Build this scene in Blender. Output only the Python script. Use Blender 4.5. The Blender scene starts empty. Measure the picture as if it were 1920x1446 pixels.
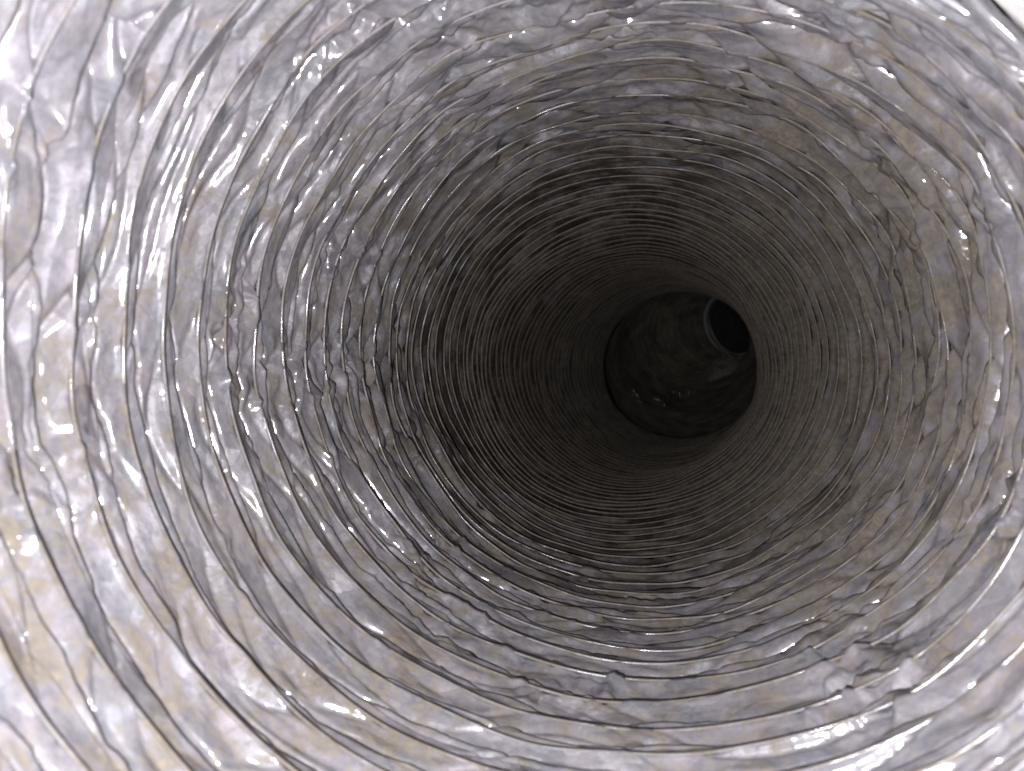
import bpy, math
import numpy as np
from mathutils import Vector

R = 0.15                      # duct radius, metres
sc = bpy.context.scene

# ------------------------------------------------------------------ camera
cam_d = bpy.data.cameras.new('camera')
cam_d.sensor_width = 36.0
cam_d.lens = 26.0
cam_d.clip_start = 0.005
cam_d.clip_end = 100.0
cam_d.dof.use_dof = True
cam_d.dof.focus_distance = 0.46
cam_d.dof.aperture_fstop = 11.0
cam = bpy.data.objects.new('camera', cam_d)
sc.collection.objects.link(cam)
cam.location = (0, 0, 0)
cam.rotation_euler = (math.radians(90), 0, 0)
sc.camera = cam

# ------------------------------------------------------------------ world (dim room outside the duct)
w = bpy.data.worlds.new('World')
sc.world = w
w.use_nodes = True
bg = w.node_tree.nodes['Background']
bg.inputs['Color'].default_value = (0.9, 0.92, 1.0, 1)
bg.inputs['Strength'].default_value = 0.02

# ------------------------------------------------------------------ the phone's flash, beside the lens
fl = bpy.data.lights.new('flash_lamp', 'POINT')
fl.energy = 5.0
fl.shadow_soft_size = 0.0035
fl.color = (0.985, 0.965, 1.0)
flo = bpy.data.objects.new('flash_lamp', fl)
sc.collection.objects.link(flo)
flo.location = (-0.022, 0.0, -0.020)

sc.view_settings.view_transform = 'Standard'
sc.view_settings.look = 'None'
sc.view_settings.exposure = 0.0
sc.view_settings.gamma = 1.0
sc.cycles.max_bounces = 6
sc.cycles.diffuse_bounces = 4
sc.cycles.glossy_bounces = 4
sc.cycles.sample_clamp_indirect = 4.0

# ------------------------------------------------------------------ noise helpers
rng = np.random.default_rng(7)
PERM = rng.permutation(256).astype(np.int32)
PERM = np.concatenate([PERM, PERM, PERM])
G3 = rng.normal(size=(256, 3)).astype(np.float32)
G3 /= np.linalg.norm(G3, axis=1)[:, None]

def perlin(x, y, z):
    x = x.astype(np.float32); y = y.astype(np.float32); z = z.astype(np.float32)
    xi = np.floor(x).astype(np.int32); yi = np.floor(y).astype(np.int32); zi = np.floor(z).astype(np.int32)
    xf = x - xi; yf = y - yi; zf = z - zi
    def fade(t): return t * t * t * (t * (t * 6 - 15) + 10)
    u, v, q = fade(xf), fade(yf), fade(zf)
    out = 0
    for dx in (0, 1):
        wx = u if dx else 1 - u
        a = PERM[(xi + dx) & 255]
        for dy in (0, 1):
            wy = v if dy else 1 - v
            b = PERM[a + ((yi + dy) & 255)]
            for dz in (0, 1):
                wz = q if dz else 1 - q
                g = G3[PERM[b + ((zi + dz) & 255)]]
                out = out + wx * wy * wz * (g[..., 0] * (xf - dx) + g[..., 1] * (yf - dy) + g[..., 2] * (zf - dz))
    return out * 1.6

H1 = rng.random(65536).astype(np.float32)
def hsh(i, j, k):
    n = (i * 73856093) ^ (j * 19349663) ^ (k * 83492791)
    n = (n ^ (n >> 13)) * 1274126177
    return H1[(n ^ (n >> 16)) & 65535]

def facets(a, b, na, seed, tilt=0.8, K=0.6):
    """crumpled sheet: every cell of a jittered lattice is a tilted, slightly bulged flake;
    the topmost flake wins.  a is periodic with period na cells.  returns height and the
    distance to the nearest crease"""
    ai = np.floor(a).astype(np.int64); bi = np.floor(b).astype(np.int64)
    best = np.full(a.shape, -1e9, np.float32); second = best.copy()
    for da in (-1, 0, 1):
        for db in (-1, 0, 1):
            ca = ai + da; cb = bi + db
            cw = np.mod(ca, na)
            px = a - (ca + 0.1 + 0.8 * hsh(cw, cb, seed))
            py = b - (cb + 0.1 + 0.8 * hsh(cw, cb, seed + 1))
            h = 0.35 * hsh(cw, cb, seed + 2) + tilt * ((hsh(cw, cb, seed + 3) - .5) * px + (hsh(cw, cb, seed + 4) - .5) * py) - K * (px * px + py * py)
            h = h.astype(np.float32)
            second = np.maximum(second, np.minimum(best, h))
            best = np.maximum(best, h)
    return best, best - second

def planes(a, b, na, seed):
    """flat triangular flakes meeting in sharp creases, mean 0"""
    ai = np.floor(a).astype(np.int64); bi = np.floor(b).astype(np.int64)
    fa = (a - ai).astype(np.float32); fb = (b - bi).astype(np.float32)
    i0 = np.mod(ai, na); i1 = np.mod(ai + 1, na)
    h00 = hsh(i0, bi, seed); h10 = hsh(i1, bi, seed); h01 = hsh(i0, bi + 1, seed); h11 = hsh(i1, bi + 1, seed)
    lo = np.where(fa > fb, h00 + (h10 - h00) * fa + (h11 - h10) * fb, h00 + (h01 - h00) * fb + (h11 - h01) * fa)
    hi = np.where(fa + fb < 1, h00 + (h10 - h00) * fa + (h01 - h00) * fb,
                  h11 + (h01 - h11) * (1 - fa) + (h10 - h11) * (1 - fb))
    return np.where(hsh(i0, bi, seed + 5) > 0.5, lo, hi) - 0.5

def smooth(e0, e1, x):
    t = np.clip((x - e0) / (e1 - e0), 0, 1)
    return t * t * (3 - 2 * t)

# ------------------------------------------------------------------ materials
def node(nt, typ, **kw):
    n = nt.nodes.new(typ)
    for k, v in kw.items():
        if k in n.inputs.keys(): n.inputs[k].default_value = v
        else: setattr(n, k, v)
    return n

def foil_material(name, dusty, film=(0.38, 0.374, 0.398), deep_shade=1.0):
    """aluminised film under a layer of dust"""
    m = bpy.data.materials.new(name)
    m.use_nodes = True
    nt = m.node_tree; L = nt.links.new
    b = nt.nodes['Principled BSDF']
    tc = node(nt, 'ShaderNodeTexCoord')
    wr = node(nt, 'ShaderNodeAttribute', attribute_name='wrap')
    def along(k_th, k_s):            # coordinates stretched round the duct
        mp = node(nt, 'ShaderNodeMapping'); mp.inputs['Scale'].default_value = (k_th, k_th, k_s)
        L(wr.outputs['Vector'], mp.inputs['Vector']); return mp.outputs[0]
    big = node(nt, 'ShaderNodeTexNoise', Scale=1.0, Detail=9.0, Roughness=0.72, Distortion=0.5)
    L(along(6.5, 11.0), big.inputs['Vector'])
    fine = node(nt, 'ShaderNodeTexNoise', Scale=1.0, Detail=7.0, Roughness=0.78)
    L(along(38.0, 70.0), fine.inputs['Vector'])
    strk = node(nt, 'ShaderNodeTexNoise', noise_type='RIDGED_MULTIFRACTAL', Scale=1.0, Detail=4.0, Roughness=0.5, Distortion=0.3)
    L(along(5.0, 42.0), strk.inputs['Vector'])
    grain = node(nt, 'ShaderNodeTexNoise', Scale=900.0, Detail=2.0, Roughness=0.6)
    L(tc.outputs['Object'], grain.inputs['Vector'])
    # dust cover
    add = node(nt, 'ShaderNodeMath', operation='MULTIPLY_ADD'); add.inputs[1].default_value = 0.5
    L(fine.outputs['Fac'], add.inputs[0]); L(big.outputs['Fac'], add.inputs[2])
    sx = node(nt, 'ShaderNodeSeparateXYZ'); L(wr.outputs['Vector'], sx.inputs[0])
    dp = node(nt, 'ShaderNodeMapRange')          # more dust has settled further in
    dp.inputs['From Min'].default_value = 1.4; dp.inputs['From Max'].default_value = 5.0; dp.inputs['To Max'].default_value = 0.23
    L(sx.outputs['Z'], dp.inputs['Value'])
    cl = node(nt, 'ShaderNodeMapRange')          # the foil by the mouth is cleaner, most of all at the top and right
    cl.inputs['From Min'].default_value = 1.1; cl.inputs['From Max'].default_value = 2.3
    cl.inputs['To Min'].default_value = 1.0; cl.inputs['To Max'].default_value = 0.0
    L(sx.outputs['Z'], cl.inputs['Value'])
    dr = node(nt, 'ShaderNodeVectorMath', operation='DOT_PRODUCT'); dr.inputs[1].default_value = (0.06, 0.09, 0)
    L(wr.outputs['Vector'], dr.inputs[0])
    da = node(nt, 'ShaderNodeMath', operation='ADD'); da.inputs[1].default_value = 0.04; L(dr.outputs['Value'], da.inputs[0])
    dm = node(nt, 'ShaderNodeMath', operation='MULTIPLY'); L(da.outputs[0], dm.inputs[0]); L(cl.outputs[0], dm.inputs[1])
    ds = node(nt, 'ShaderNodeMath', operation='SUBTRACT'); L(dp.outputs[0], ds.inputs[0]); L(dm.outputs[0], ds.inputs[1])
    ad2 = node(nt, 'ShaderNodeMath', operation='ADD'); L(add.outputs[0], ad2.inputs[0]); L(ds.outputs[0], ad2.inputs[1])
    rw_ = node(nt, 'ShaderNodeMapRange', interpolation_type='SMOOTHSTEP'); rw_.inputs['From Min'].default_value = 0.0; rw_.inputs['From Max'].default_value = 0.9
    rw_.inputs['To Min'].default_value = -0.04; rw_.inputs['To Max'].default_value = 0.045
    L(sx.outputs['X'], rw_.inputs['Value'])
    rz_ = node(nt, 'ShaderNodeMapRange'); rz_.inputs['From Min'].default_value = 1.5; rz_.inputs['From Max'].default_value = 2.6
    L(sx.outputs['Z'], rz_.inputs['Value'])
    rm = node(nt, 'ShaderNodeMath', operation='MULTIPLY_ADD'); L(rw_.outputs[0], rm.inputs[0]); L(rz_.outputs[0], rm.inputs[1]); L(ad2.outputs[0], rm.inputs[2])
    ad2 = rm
    sk = node(nt, 'ShaderNodeMath', operation='MULTIPLY_ADD'); sk.inputs[1].default_value = 0.22
    L(fine.outputs['Fac'], sk.inputs[0]); L(ad2.outputs[0], sk.inputs[2])
    add = node(nt, 'ShaderNodeMath', operation='SUBTRACT'); add.inputs[1].default_value = 0.11; L(sk.outputs[0], add.inputs[0])
    cov = node(nt, 'ShaderNodeMapRange', interpolation_type='SMOOTHSTEP')
    cov.inputs['From Min'].default_value = 0.78 - dusty; cov.inputs['From Max'].default_value = 1.00 - dusty
    L(add.outputs[0], cov.inputs['Value'])
    # film colour: grey with bluish and mauve stains
    st = node(nt, 'ShaderNodeTexNoise', Scale=1.0, Detail=5.0, Roughness=0.62)
    L(along(6.0, 14.0), st.inputs['Vector'])
    cr = node(nt, 'ShaderNodeValToRGB')
    e = cr.color_ramp.elements
    e[0].position = 0.32; e[0].color = (film[0] * .78, film[1] * .80, film[2] * .83, 1)
    e[1].position = 0.66; e[1].color = (film[0] * 1.08, film[1] * 1.0, film[2] * 1.02, 1)
    L(st.outputs['Fac'], cr.inputs['Fac'])
    dc = node(nt, 'ShaderNodeValToRGB')
    e = dc.color_ramp.elements
    e[0].position = 0.3; e[0].color = (0.15, 0.128, 0.102, 1)
    e[1].position = 0.7; e[1].color = (0.385, 0.338, 0.278, 1)
    L(fine.outputs['Fac'], dc.inputs['Fac'])
    fg = node(nt, 'ShaderNodeMapRange'); fg.inputs['From Min'].default_value = 0.35; fg.inputs['From Max'].default_value = 0.65
    fg.inputs['To Min'].default_value = 0.74; fg.inputs['To Max'].default_value = 1.16
    L(fine.outputs['Fac'], fg.inputs['Value'])
    fm = node(nt, 'ShaderNodeMix', data_type='RGBA', blend_type='MULTIPLY'); fm.inputs['Factor'].default_value = 1.0
    L(cr.outputs[0], fm.inputs['A']); L(fg.outputs[0], fm.inputs['B'])
    mix = node(nt, 'ShaderNodeMix', data_type='RGBA')
    L(cov.outputs[0], mix.inputs['Factor']); L(fm.outputs['Result'], mix.inputs['A']); L(dc.outputs[0], mix.inputs['B'])
    # depth shade painted into the base colour: deeper is darker, the right wall less
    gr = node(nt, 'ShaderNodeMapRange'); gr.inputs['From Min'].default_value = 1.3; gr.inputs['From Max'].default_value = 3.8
    gr.inputs['To Max'].default_value = deep_shade
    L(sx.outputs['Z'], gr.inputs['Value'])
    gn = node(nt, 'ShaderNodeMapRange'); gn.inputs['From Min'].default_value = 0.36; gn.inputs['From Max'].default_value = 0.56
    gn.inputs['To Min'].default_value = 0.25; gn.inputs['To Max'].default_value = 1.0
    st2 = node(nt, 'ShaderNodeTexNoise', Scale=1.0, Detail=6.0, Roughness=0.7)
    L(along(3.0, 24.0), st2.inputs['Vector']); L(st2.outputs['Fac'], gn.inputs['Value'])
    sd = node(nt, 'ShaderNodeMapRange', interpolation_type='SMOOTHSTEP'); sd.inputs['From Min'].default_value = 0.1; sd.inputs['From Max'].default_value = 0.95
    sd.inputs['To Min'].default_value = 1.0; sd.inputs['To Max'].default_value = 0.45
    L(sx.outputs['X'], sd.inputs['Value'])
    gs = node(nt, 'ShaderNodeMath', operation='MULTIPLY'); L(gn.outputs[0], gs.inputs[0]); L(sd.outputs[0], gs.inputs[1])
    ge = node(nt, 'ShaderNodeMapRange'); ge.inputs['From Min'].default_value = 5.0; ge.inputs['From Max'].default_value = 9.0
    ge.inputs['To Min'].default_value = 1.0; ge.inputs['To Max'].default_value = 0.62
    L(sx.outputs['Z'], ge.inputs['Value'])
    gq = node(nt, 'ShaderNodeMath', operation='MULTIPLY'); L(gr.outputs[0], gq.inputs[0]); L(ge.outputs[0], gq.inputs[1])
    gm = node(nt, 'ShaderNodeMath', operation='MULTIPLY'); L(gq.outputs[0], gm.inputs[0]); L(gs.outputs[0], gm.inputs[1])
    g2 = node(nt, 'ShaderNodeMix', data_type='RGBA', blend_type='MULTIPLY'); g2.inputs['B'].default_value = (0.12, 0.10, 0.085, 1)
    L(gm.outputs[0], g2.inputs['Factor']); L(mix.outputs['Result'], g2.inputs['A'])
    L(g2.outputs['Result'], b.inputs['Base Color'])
    inv = node(nt, 'ShaderNodeMath', operation='SUBTRACT'); inv.inputs[0].default_value = 1.0
    L(cov.outputs[0], inv.inputs[1])
    met = node(nt, 'ShaderNodeMath', operation='MULTIPLY'); met.inputs[1].default_value = 0.12
    L(inv.outputs[0], met.inputs[0]); L(met.outputs[0], b.inputs['Metallic'])
    ro = node(nt, 'ShaderNodeMapRange'); ro.inputs['To Min'].default_value = 0.40; ro.inputs['To Max'].default_value = 0.85
    L(cov.outputs[0], ro.inputs['Value']); L(ro.outputs[0], b.inputs['Roughness'])
    co = node(nt, 'ShaderNodeMapRange'); co.inputs['To Min'].default_value = 0.9; co.inputs['To Max'].default_value = 0.12
    L(cov.outputs[0], co.inputs['Value'])
    gi = node(nt, 'ShaderNodeMapRange'); gi.inputs['From Min'].default_value = 1.6; gi.inputs['From Max'].default_value = 3.6
    gi.inputs['To Min'].default_value = 1.0; gi.inputs['To Max'].default_value = 0.16
    L(sx.outputs['Z'], gi.inputs['Value'])
    cm = node(nt, 'ShaderNodeMath', operation='MULTIPLY'); L(co.outputs[0], cm.inputs[0]); L(gi.outputs[0], cm.inputs[1])
    L(cm.outputs[0], b.inputs['Coat Weight'])
    b.inputs['Specular IOR Level'].default_value = 0.3
    b.inputs['Coat Roughness'].default_value = 0.11
    b.inputs['Coat IOR'].default_value = 1.8
    # fine relief: dust grain and hair creases in the film
    bm1 = node(nt, 'ShaderNodeBump', Strength=0.14, Distance=0.0015)
    sr = node(nt, 'ShaderNodeMapRange'); sr.inputs['From Max'].default_value = 2.0
    L(strk.outputs['Fac'], sr.inputs['Value']); L(sr.outputs[0], bm1.inputs['Height'])
    last = bm1
    for kt, ks, dist in ((7.0, 17.0, 0.0034), (19.0, 40.0, 0.0011)):
        cv = along(kt, ks)
        wn = node(nt, 'ShaderNodeTexNoise', Scale=0.7, Detail=2.0)
        L(cv, wn.inputs['Vector'])
        wv = node(nt, 'ShaderNodeVectorMath', operation='ADD'); L(cv, wv.inputs[0]); L(wn.outputs['Color'], wv.inputs[1])
        vo = node(nt, 'ShaderNodeTexVoronoi', Scale=1.0); L(wv.outputs[0], vo.inputs['Vector'])
        df = node(nt, 'ShaderNodeVectorMath', operation='SUBTRACT'); L(wv.outputs[0], df.inputs[0]); L(vo.outputs['Position'], df.inputs[1])
        cc = node(nt, 'ShaderNodeVectorMath', operation='SUBTRACT'); L(vo.outputs['Color'], cc.inputs[0]); cc.inputs[1].default_value = (.5, .5, .5)
        dt = node(nt, 'ShaderNodeVectorMath', operation='DOT_PRODUCT'); L(df.outputs[0], dt.inputs[0]); L(cc.outputs[0], dt.inputs[1])
        fb = node(nt, 'ShaderNodeBump', Strength=1.0, Distance=dist)
        L(dt.outputs['Value'], fb.inputs['Height']); L(last.outputs[0], fb.inputs['Normal'])
        last = fb
    bm2 = node(nt, 'ShaderNodeBump', Strength=0.35, Distance=0.0006)
    L(fine.outputs['Fac'], bm2.inputs['Height']); L(last.outputs[0], bm2.inputs['Normal'])
    bm3 = node(nt, 'ShaderNodeBump', Strength=0.18, Distance=0.0003)
    L(grain.outputs['Fac'], bm3.inputs['Height']); L(bm2.outputs[0], bm3.inputs['Normal'])
    L(bm3.outputs[0], b.inputs['Normal'])
    return m

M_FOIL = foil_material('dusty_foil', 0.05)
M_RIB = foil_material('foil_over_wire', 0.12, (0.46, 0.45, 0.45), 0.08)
M_TAIL = foil_material('shaded_foil', 0.0, (0.20, 0.19, 0.19), 0.3)  # film darkened: the far opening's shade is put into its colour

def simple_mat(name, c1, c2, scale, rough=0.9, bump=0.3, dist=0.002):
    m = bpy.data.materials.new(name); m.use_nodes = True
    nt = m.node_tree; L = nt.links.new; b = nt.nodes['Principled BSDF']
    tc = node(nt, 'ShaderNodeTexCoord')
    n = node(nt, 'ShaderNodeTexNoise', Scale=scale, Detail=6.0, Roughness=0.65)
    L(tc.outputs['Object'], n.inputs['Vector'])
    cr = node(nt, 'ShaderNodeValToRGB')
    e = cr.color_ramp.elements
    e[0].position = 0.35; e[0].color = (*c1, 1); e[1].position = 0.62; e[1].color = (*c2, 1)
    L(n.outputs['Fac'], cr.inputs['Fac']); L(cr.outputs[0], b.inputs['Base Color'])
    b.inputs['Roughness'].default_value = rough
    bm = node(nt, 'ShaderNodeBump', Strength=bump, Distance=dist)
    L(n.outputs['Fac'], bm.inputs['Height']); L(bm.outputs[0], b.inputs['Normal'])
    return m

M_PLASTER = simple_mat('white_plaster', (0.86, 0.82, 0.76), (0.92, 0.91, 0.90), 30.0, 0.85, 0.5, 0.004)
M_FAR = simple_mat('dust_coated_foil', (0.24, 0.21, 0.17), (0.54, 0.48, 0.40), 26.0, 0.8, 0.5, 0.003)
M_DUST = simple_mat('grey_brown_dust', (0.42, 0.36, 0.34), (0.60, 0.53, 0.50), 120.0, 0.95, 0.8, 0.003)

# ------------------------------------------------------------------ object helpers
def empty(name, loc=(0, 0, 0)):
    o = bpy.data.objects.new(name, None)
    o.empty_display_size = 0.05
    sc.collection.objects.link(o); o.location = loc
    return o

def grid_mesh(name, P, mat, parent=None, keep=None, shade=True, wrap=None):
    """P: (rows, cols, 3) -> one quad-grid mesh object"""
    nr, nc = P.shape[:2]
    idx = np.arange(nr * nc, dtype=np.int32).reshape(nr, nc)
    q = np.stack([idx[:-1, :-1], idx[:-1, 1:], idx[1:, 1:], idx[1:, :-1]], -1)
    if keep is not None:
        q = q[keep[:-1, :-1] & keep[:-1, 1:] & keep[1:, 1:] & keep[1:, :-1]]
    q = q.reshape(-1, 4)
    if len(q) == 0: return None
    used = np.unique(q)
    remap = np.zeros(nr * nc, np.int32); remap[used] = np.arange(len(used), dtype=np.int32)
    V = P.reshape(-1, 3)[used].astype(np.float32); q = remap[q]
    me = bpy.data.meshes.new(name)
    me.vertices.add(len(V)); me.vertices.foreach_set('co', V.ravel())
    me.loops.add(q.size); me.loops.foreach_set('vertex_index', q.ravel())
    me.polygons.add(len(q)); me.polygons.foreach_set('loop_start', np.arange(0, q.size, 4, dtype=np.int32))
    me.polygons.foreach_set('use_smooth', np.full(len(q), shade))
    me.update(calc_edges=True)
    if wrap is not None:
        at = me.attributes.new('wrap', 'FLOAT_VECTOR', 'POINT')
        at.data.foreach_set('vector', wrap.reshape(-1, 3)[used].astype(np.float32).ravel())
    me.materials.append(mat)
    o = bpy.data.objects.new(name, me)
    sc.collection.objects.link(o)
    if parent: o.parent = parent
    return o

def wrapc(th, s):
    return np.stack([np.cos(th), np.sin(th), s], -1)

class Path:
    """centre line in units of R, integrated from heading/elevation"""
    def __init__(self, p0, head, elev, length, n=1500):
        s = np.linspace(0, length, n); ds = s[1] - s[0]
        h = head(s); e = elev(s)
        T = np.stack([np.sin(h) * np.cos(e), np.cos(h) * np.cos(e), np.sin(e)], -1)
        P = np.array(p0)[None] + np.concatenate([np.zeros((1, 3)), np.cumsum((T[1:] + T[:-1]) / 2 * ds, 0)])
        self.s, self.P, self.T = s, P, T
    def at(self, s):
        P = np.stack([np.interp(s, self.s, self.P[:, i]) for i in range(3)], -1)
        # run straight on before the start
        neg = np.minimum(s, 0)[..., None]
        P = P + neg * self.T[0]
        T = np.stack([np.interp(s, self.s, self.T[:, i]) for i in range(3)], -1)
        T /= np.linalg.norm(T, axis=-1, keepdims=True)
        X = np.stack([T[..., 1], -T[..., 0], 0 * T[..., 0]], -1)
        X /= np.linalg.norm(X, axis=-1, keepdims=True)
        Z = np.cross(X, T)
        return P, X, Z, T

# ------------------------------------------------------------------ near duct: pleats of crumpled foil on a wire coil
def main_head(s):
    # runs off to the right, straightens, then swings right again towards its far end
    q = sum(np.interp(s + d, [0, 2.2, 3.2, 4.4, 5.6, 7.6, 9.8], [.27, .285, .165, .10, .21, .36, .37]) for d in (-.6, -.3, 0, .3, .6)) / 5
    return np.arctan(q)
main = Path((-0.30, 0.0, 0.0),
            main_head,
            lambda s: 0.024 + 0.02 * np.sin(s * 0.7 + 1.0), 9.9)
# turn number -> distance along the duct
sv = [0.30]
while sv[-1] < 9.75:
    s_ = sv[-1]
    sv.append(s_ + (0.022 * math.sin(len(sv) * 2.4) * math.sin(len(sv) * 0.37 + 1) + 0.012 * math.sin(len(sv) * 1.1)) + 0.158 - 0.020 * math.exp(-((s_ - 1.6) / 1.5) ** 2))
sv = np.array(sv)
NT = len(sv) - 1

def S(v):
    return np.interp(v, np.arange(len(sv)), sv) + np.minimum(v, 0) * (sv[1] - sv[0]) + np.maximum(v - NT, 0) * (sv[-1] - sv[-2])

def smooth1(x):
    return x * x * (3 - 2 * x)

def near_height(v, th, fine=True):
    """height of the foil towards the axis, in R, and position"""
    t = v + th / (2 * math.pi)
    s = S(t)
    cx, cy = np.cos(th), np.sin(th)
    near = 1 - smooth(2.2, 4.5, s)
    loose = 0.35 + 0.65 * smooth(-0.35, 0.35, perlin(cx * 1.1 + 20, cy * 1.1, s * 0.8))
    # the wire line: almost regular
    wob = wire_wander(cx, cy, s)
    uw = (v - 0.5 - wob); uw = uw - np.round(uw)
    deep = smooth(2.0, 4.5, s)
    wf = np.where(uw < 0, 0.17 - 0.10 * deep, 0.05 + 0.02 * deep)
    rid = (0.024 + 0.012 * deep) * np.exp(-np.abs(uw) / wf) + 0.010 * np.exp(-(uw / 0.26) ** 2)
    # slack foil folded over itself once between two wires: a wandering, kinked fold line
    wan = 0.28 * perlin(cx * 2.0 + 4, cy * 2.0, s * 3.2) + 0.12 * (np.abs(perlin(cx * 5 + 9, cy * 5, s * 5.5)) - 0.25) \
        + 0.04 * np.abs(perlin(cx * 9, cy * 9 + 3, s * 4))
    uf = v + wan; uf = uf - np.round(uf)          # 0 on the fold
    lap = np.where(uf < 0, np.exp(np.minimum(uf, 0) / 0.24), 1 - smooth(0.0, 0.08, uf))
    dep = smooth(-0.35, 0.2, perlin(cx * 3 + 2, cy * 3 + 8, s * 2.2))
    fold = (0.40 + 0.6 * loose) * (0.022 + 0.006 * near) * lap - dep * (0.022 * near + 0.020) * np.exp(-((uf - 0.08) / 0.06) ** 2)
    # long lens-shaped secondary folds
    na = 8
    a = th / (2 * math.pi) * na + perlin(cx * 2 + 3, cy * 2, s * 1.5) * 0.9
    b = t * 2.3 + perlin(cx * 2 + 5, cy * 2 + 2, s * 1.0) * 2.6
    f1, d1 = facets(a, b, na, 11, tilt=1.0, K=0.50)
    fold = fold + loose * (f1 * (0.020 * near + 0.014) - (0.012 * near + 0.008) * np.exp(-(d1 / 0.14) ** 2))
    na2 = 22
    a2 = th / (2 * math.pi) * na2 + perlin(cx * 2, cy * 2 + 7, s * 2) * 1.5 + 0.4 * t
    b2 = t * 2.1 + perlin(cx * 3.5, cy * 3.5 + 2, s * 2.4) * 1.6
    patch = 0.25 + 0.75 * smooth(-0.2, 0.4, perlin(cx * 2.2 + 1, cy * 2.2 + 4, s * 1.6))
    fold = fold + patch * planes(a2, b2, na2, 31) * (0.018 * near + 0.010)
    # crumpled bare film, in patches, most of it near the mouth
    na3 = 84
    a3 = th / (2 * math.pi) * na3 + perlin(cx * 8, cy * 8 + 7, s * 8) * 1.6 + 0.7 * t
    b3 = t * 2.3 + perlin(cx * 8 + 3, cy * 8, s * 8) * 1.5
    bf = bare(cx, cy, s)
    fold = fold + (bf + 0.04 * near) * planes(a3, b3, na3, 57) * 0.034
    na4 = 190
    a4 = th / (2 * math.pi) * na4 + perlin(cx * 15, cy * 15 + 7, s * 15) * 1.6 - 1.3 * t
    b4 = t * 5.1 + perlin(cx * 15 + 3, cy * 15, s * 15) * 1.5
    fold = fold + (bf + 0.03 * near) * planes(a4, b4, na4, 83) * 0.013
    h = rid + fold + sag(cx, cy, s)
    return h, s

def wire_wander(cx, cy, s):
    return 0.09 * perlin(cx * 1.7, cy * 1.7, s * 2.2) + 0.03 * perlin(cx * 4 + 9, cy * 4, s * 3.0)
def sag(cx, cy, s):
    return 0.03 * perlin(cx * 1.3, cy * 1.3 + 2, s * 0.9 + 5)
def bare(cx, cy, s):
    side = 0.22 * (0.55 * cx + 0.75 * cy) * (1 - smooth(1.5, 2.4, s))
    return smooth(0.08, 0.42, perlin(cx * 2.6 + 8, cy * 2.6 + 1, s * 2.4 + 3) + side) * (1 - smooth(2.0, 4.0, s))

RX, RZ = 1.06, 0.985
def place(path, s, th, rad, rx=RX, rz=RZ):
    P, X, Z, T = path.at(s)
    return (P + X * (rad * rx * np.cos(th))[..., None] + Z * (rad * rz * np.sin(th))[..., None]) * R

duct = empty('flexible_duct', (0, 0, 0))
duct['label'] = 'near length of crumpled silver foil flexible duct with wire ribs, wide open towards the viewer'
duct['category'] = 'air duct'

def mouth(th):
    d = np.angle(np.exp(1j * (th - math.radians(38.5))))
    return 0.62 + 1.10 * np.exp(-(np.abs(d) / 0.52) ** 4)

def runs(keep):
    """split a turn cut through by the mouth into its separate stretches"""
    cell = (keep[:-1] & keep[1:]).any(0)
    cell = cell[:-1] & cell[1:]
    out = []; i = 0; n = len(cell)
    while i < n:
        if cell[i]:
            j = i
            while j < n and cell[j]: j += 1
            m = np.zeros_like(keep); m[:, i:j + 1] = True
            if j - i > 6: out.append(keep & m)
            i = j
        else: i += 1
    return out

for k in range(NT):
    s0 = sv[k]
    if s0 < 1.9: nth, ns = 1500, 38
    elif s0 < 3.0: nth, ns = 1200, 28
    elif s0 < 5.5: nth, ns = 800, 18
    else: nth, ns = 480, 12
    th = np.linspace(0, 2 * math.pi, nth + 1)
    u = np.linspace(0, 1, ns + 1)
    U, TH = np.meshgrid(u, th, indexing='ij')
    Ue = np.clip(U, 1e-5, 1 - 1e-5)
    h, s = near_height(k + Ue, TH)
    rad = 1.0 - h
    # tuck the two edge rows behind the neighbours
    rad[0] += 0.012; rad[-1] += 0.012
    s[0] -= 0.006; s[-1] += 0.006
    keep = s > mouth(TH) - 0.022
    P = place(main, np.maximum(s, mouth(TH)), TH, rad)
    if keep.sum() < 50: continue
    for kp in runs(keep):
        grid_mesh('pleat', P, M_FOIL, duct, kp, wrap=wrapc(TH, s))

# the rolled hem of the foil round the mouth
th = np.linspace(0, 2 * math.pi, 601); al = np.linspace(0, 2 * math.pi, 13)
AL, TH = np.meshgrid(al, th, indexing='ij')
cx, cy = np.cos(TH), np.sin(TH); m_ = mouth(TH)
rr = 0.014 * (1 + 0.25 * perlin(cx * 9, cy * 9, m_))
P = place(main, m_ - 0.010 + 1.3 * rr * np.sin(AL), TH, 0.985 - sag(cx, cy, m_) + rr * np.cos(AL) + 0.012 * perlin(cx * 6, cy * 6 + 3, m_))
grid_mesh('hem', P, M_FOIL, duct, wrap=wrapc(TH, m_ + 0.04 * np.sin(AL)))

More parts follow.
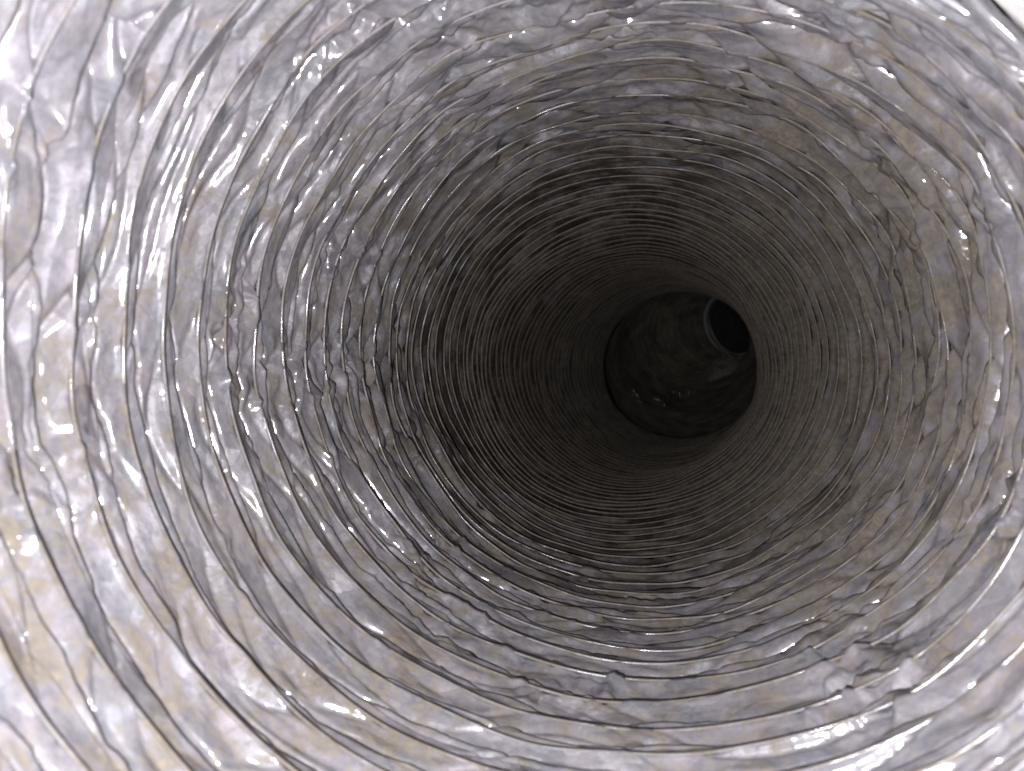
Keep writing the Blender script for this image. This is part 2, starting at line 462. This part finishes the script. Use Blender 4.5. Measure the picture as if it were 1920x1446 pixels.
# wire ribs: one helical turn each, foil drawn tight over them
for k in range(NT):
    nth = 540 if sv[k] < 4 else 280
    ex = nth // 10
    th = np.arange(-ex, nth + ex + 1) * (2 * math.pi / nth)
    v = k + 0.5 + 0 * th
    s = S(v + th / (2 * math.pi))
    wob = wire_wander(np.cos(th), np.sin(th), s)
    h, s = near_height(v + wob, th)
    n = int(0.22 / (th[1] - th[0])); kern = np.hanning(2 * n + 1); kern /= kern.sum()
    h = np.convolve(np.pad(h, n, mode='edge'), kern, 'valid')
    h, s, th = h[ex:-ex], s[ex:-ex], th[ex:-ex]
    rw = 0.0042 if sv[k] < 4.5 else 0.0060
    rad = 1.0 - h + 0.0030 * (sv[k] > 2.5) + 0.0028 * (sv[k] <= 2.5) + 0.0045 * perlin(np.cos(th) * 4, np.sin(th) * 4, s * 3)
    al = np.linspace(0, 2 * math.pi, 7)
    AL, TH = np.meshgrid(al, th, indexing='ij')
    P = place(main, s[None] + rw * np.sin(AL), TH, rad[None] + rw * np.cos(AL))
    keep = np.broadcast_to(s[None] > mouth(TH) + 0.01, TH.shape)
    if keep.sum() < 50: continue
    for kp in runs(keep):
        grid_mesh('rib', P, M_RIB, duct, kp, wrap=wrapc(TH, s[None] + 0 * TH))

# ------------------------------------------------------------------ second duct: narrower, bending away to the right
pe, _, _, te = main.at(np.array([9.55]))
h0 = math.atan2(te[0][0], te[0][1])
L2 = 6.3
bend = Path(pe[0], lambda s: h0 - math.radians(6.5) * smooth(0.0, 1.6, s) + math.radians(42) * smooth(3.4, 6.3, s),
            lambda s: 0.02 + 0.20 * smooth(0.5, 3.0, s), L2)
def far_tube(name, path, L, r_of_s, pitch, mat, parent, nth=240, per=8, amp=0.022, seed=0):
    n = int(L / pitch)
    v = np.linspace(0, n, n * per + 1); th = np.linspace(0, 2 * math.pi, nth + 1)
    V, TH = np.meshgrid(v, th, indexing='ij')
    s = np.clip((V + TH / (2 * math.pi) - 0.5) * pitch, 0, L)
    cx, cy = np.cos(TH), np.sin(TH)
    u = V + 0.12 * perlin(cx * 2 + seed, cy * 2, s * 2)
    u = u - np.floor(u)
    a = TH / (2 * math.pi) * 18 + perlin(cx * 2 + 3 + seed, cy * 2, s * 1.5)
    b = (V + TH / (2 * math.pi)) * 2 + perlin(cx * 3 + 5, cy * 3 + 2, s * 1.3) * 0.8
    f, d = facets(a, b, 18, 91 + seed)
    h = amp * np.exp(-np.abs(u - .5) / .15) + f * amp * 0.8 + 0.03 * perlin(cx * 1.4, cy * 1.4, s * 1.2 + seed)
    P = place(path, s, TH, r_of_s(s) - h)
    return grid_mesh(name, P, mat, parent, wrap=wrapc(TH, s))

duct2 = empty('bent_duct', tuple(pe[0] * R))
duct2['label'] = 'dark second length of ribbed duct bending right, beyond the end of the crumpled silver one'
duct2['category'] = 'air duct'
def par(o, p):
    o.parent = p
    o.matrix_parent_inverse = p.matrix_world.inverted()
bpy.context.view_layer.update()
r2 = lambda s: 1.07 + 0.05 * (1 - smooth(2.0, 3.4, s)) - 0.37 * smooth(4.0, 6.2, s)
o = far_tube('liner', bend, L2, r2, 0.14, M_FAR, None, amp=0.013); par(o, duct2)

# added dark band, painting the lip's shadow where the two lengths meet
M_LIP_SHADE = simple_mat('lip_shade_dark', (0.06, 0.053, 0.045), (0.17, 0.15, 0.125), 40.0, 0.9, 0.5, 0.002)
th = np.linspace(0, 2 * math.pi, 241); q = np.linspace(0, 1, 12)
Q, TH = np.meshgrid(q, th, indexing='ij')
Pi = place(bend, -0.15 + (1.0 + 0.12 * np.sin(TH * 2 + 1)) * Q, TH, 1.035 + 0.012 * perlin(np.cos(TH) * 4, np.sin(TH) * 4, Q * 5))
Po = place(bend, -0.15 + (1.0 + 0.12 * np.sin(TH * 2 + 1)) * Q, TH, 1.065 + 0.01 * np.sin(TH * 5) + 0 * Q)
o = grid_mesh('lip_shade_band', np.concatenate([Pi, Po[::-1], Pi[:1]], 0), M_LIP_SHADE, None); par(o, duct2)
M_GLINT = bpy.data.materials.new('glint_wire'); M_GLINT.use_nodes = True
b = M_GLINT.node_tree.nodes['Principled BSDF']
b.inputs['Metallic'].default_value = 1.0; b.inputs['Roughness'].default_value = 0.2
b.inputs['Base Color'].default_value = (0.55, 0.54, 0.55, 1)
for i in range(11):                       # shiny wire arcs added along the floor to make glints
    c0 = math.radians(-122 + 14 * perlin(np.array([i * 1.7]), np.array([.3]), np.array([.7]))[0] * 3)
    hw = math.radians(9 + 5 * math.sin(i * 2.3))
    th = np.linspace(c0 - hw, c0 + hw, 25); al = np.linspace(0, 2 * math.pi, 7)
    AL, TH = np.meshgrid(al, th, indexing='ij')
    s_ = 2.75 + 0.17 * i + 0.03 * np.sin(TH * 9 + i)
    rw = 0.0065 * (1 + 0.3 * np.sin(TH * 40 + i))
    P = place(bend, s_ + rw * np.sin(AL), TH, r2(s_) - 0.040 + rw * np.cos(AL) + 0.012 * perlin(TH * 14, TH * 0 + i * 3.3, TH * 0))
    o = grid_mesh('wire', P, M_GLINT, None); par(o, duct2)

# ------------------------------------------------------------------ third duct: small dark run behind the bend
pb, _, _, tb = bend.at(np.array([L2 - 0.05]))
hb = math.atan2(tb[0][0], tb[0][1]); eb = math.asin(tb[0][2])
tail = Path(pb[0], lambda s: hb - math.radians(50) * smooth(0.3, 2.5, s), lambda s: eb + 0 * s, 5.0)
duct3 = empty('narrow_duct', tuple(pb[0] * R))
duct3['label'] = 'narrow black duct opening at the far right end, past the bend'
duct3['category'] = 'air duct'
bpy.context.view_layer.update()
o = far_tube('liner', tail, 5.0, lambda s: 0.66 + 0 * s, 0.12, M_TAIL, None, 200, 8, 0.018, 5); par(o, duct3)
# its collar: a rolled ring
th = np.linspace(0, 2 * math.pi, 161); al = np.linspace(0, 2 * math.pi, 13)
AL, TH = np.meshgrid(al, th, indexing='ij')
wv = 0.01 * perlin(np.cos(TH) * 3, np.sin(TH) * 3, TH * 0)
P = place(tail, -0.03 + 0.035 * np.sin(AL), TH, 0.675 + wv + 0.012 * np.cos(AL))
o = grid_mesh('collar', P, M_FAR, None, wrap=wrapc(TH, AL * 0.03)); par(o, duct3)

# ------------------------------------------------------------------ dust heap at the foot of the narrow opening
def dust_heap(name, path, s, th0, r_wall, size, label):
    P0, X, Z, T = [q[0] for q in path.at(np.array([s]))]
    c = P0 + (X * math.cos(th0) * RX + Z * math.sin(th0) * RZ) * r_wall
    up = -(X * math.cos(th0) + Z * math.sin(th0)); side = np.cross(T, up)
    n = 40
    rr = np.linspace(0, 1, n // 2)[:, None]; ph = np.linspace(0, 2 * math.pi, n * 2 + 1)[None]
    x = rr * np.cos(ph); y = rr * np.sin(ph)
    prof = np.sqrt(np.clip(1 - rr ** 2, 0, 1)) * np.ones_like(ph)
    bump = 1 + 0.45 * perlin(x * 2.5, y * 2.5, 0 * x + 3) + 0.25 * perlin(x * 7, y * 7, 0 * x)
    hgt = prof * bump * 0.75 - 0.05
    k = 1 + 0.25 * perlin(np.cos(ph) * 1.5 * np.ones_like(rr), np.sin(ph) * 1.5 * np.ones_like(rr), 0 * x + 1)
    Q = (c + size * (T * (x * k)[..., None] * 1.2 + side * (y * k)[..., None] + up * hgt[..., None])) * R
    o = grid_mesh(name, Q, M_DUST)
    o['label'] = label; o['category'] = 'dust'
    return o
dust_heap('dust_heap', bend, 5.3, math.radians(-72), 0.90, 0.42,
          'soft grey-brown heap of dust below the narrow black opening at the far bend')

# ------------------------------------------------------------------ white plaster wall the duct comes out of (top right corner)
th = np.linspace(0, 2 * math.pi, 241)
def wall_ring(rad, s, lip):
    TH, RD = np.meshgrid(th, rad, indexing='ij'); TH = TH.T; RD = RD.T
    b = 0.03 * perlin(RD * np.cos(TH) * 3, RD * np.sin(TH) * 3, 0 * TH) + 0.012 * perlin(RD * np.cos(TH) * 11, RD * np.sin(TH) * 11, 0 * TH)
    return place(main, s + b, TH, RD * (1 - lip * np.exp(-(np.angle(np.exp(1j * (TH - math.radians(38.5)))) / 0.5) ** 4 - ((RD - 1.1) / 0.4) ** 2)))
rads = np.concatenate([np.linspace(1.10, 2.6, 60), np.linspace(2.8, 7, 12)])
F = wall_ring(rads, 1.76, 0.055); B = wall_ring(rads, 2.40, 0.0)
o = grid_mesh('wall', np.concatenate([F, B[::-1], F[:1]], 0), M_PLASTER)
o['kind'] = 'structure'
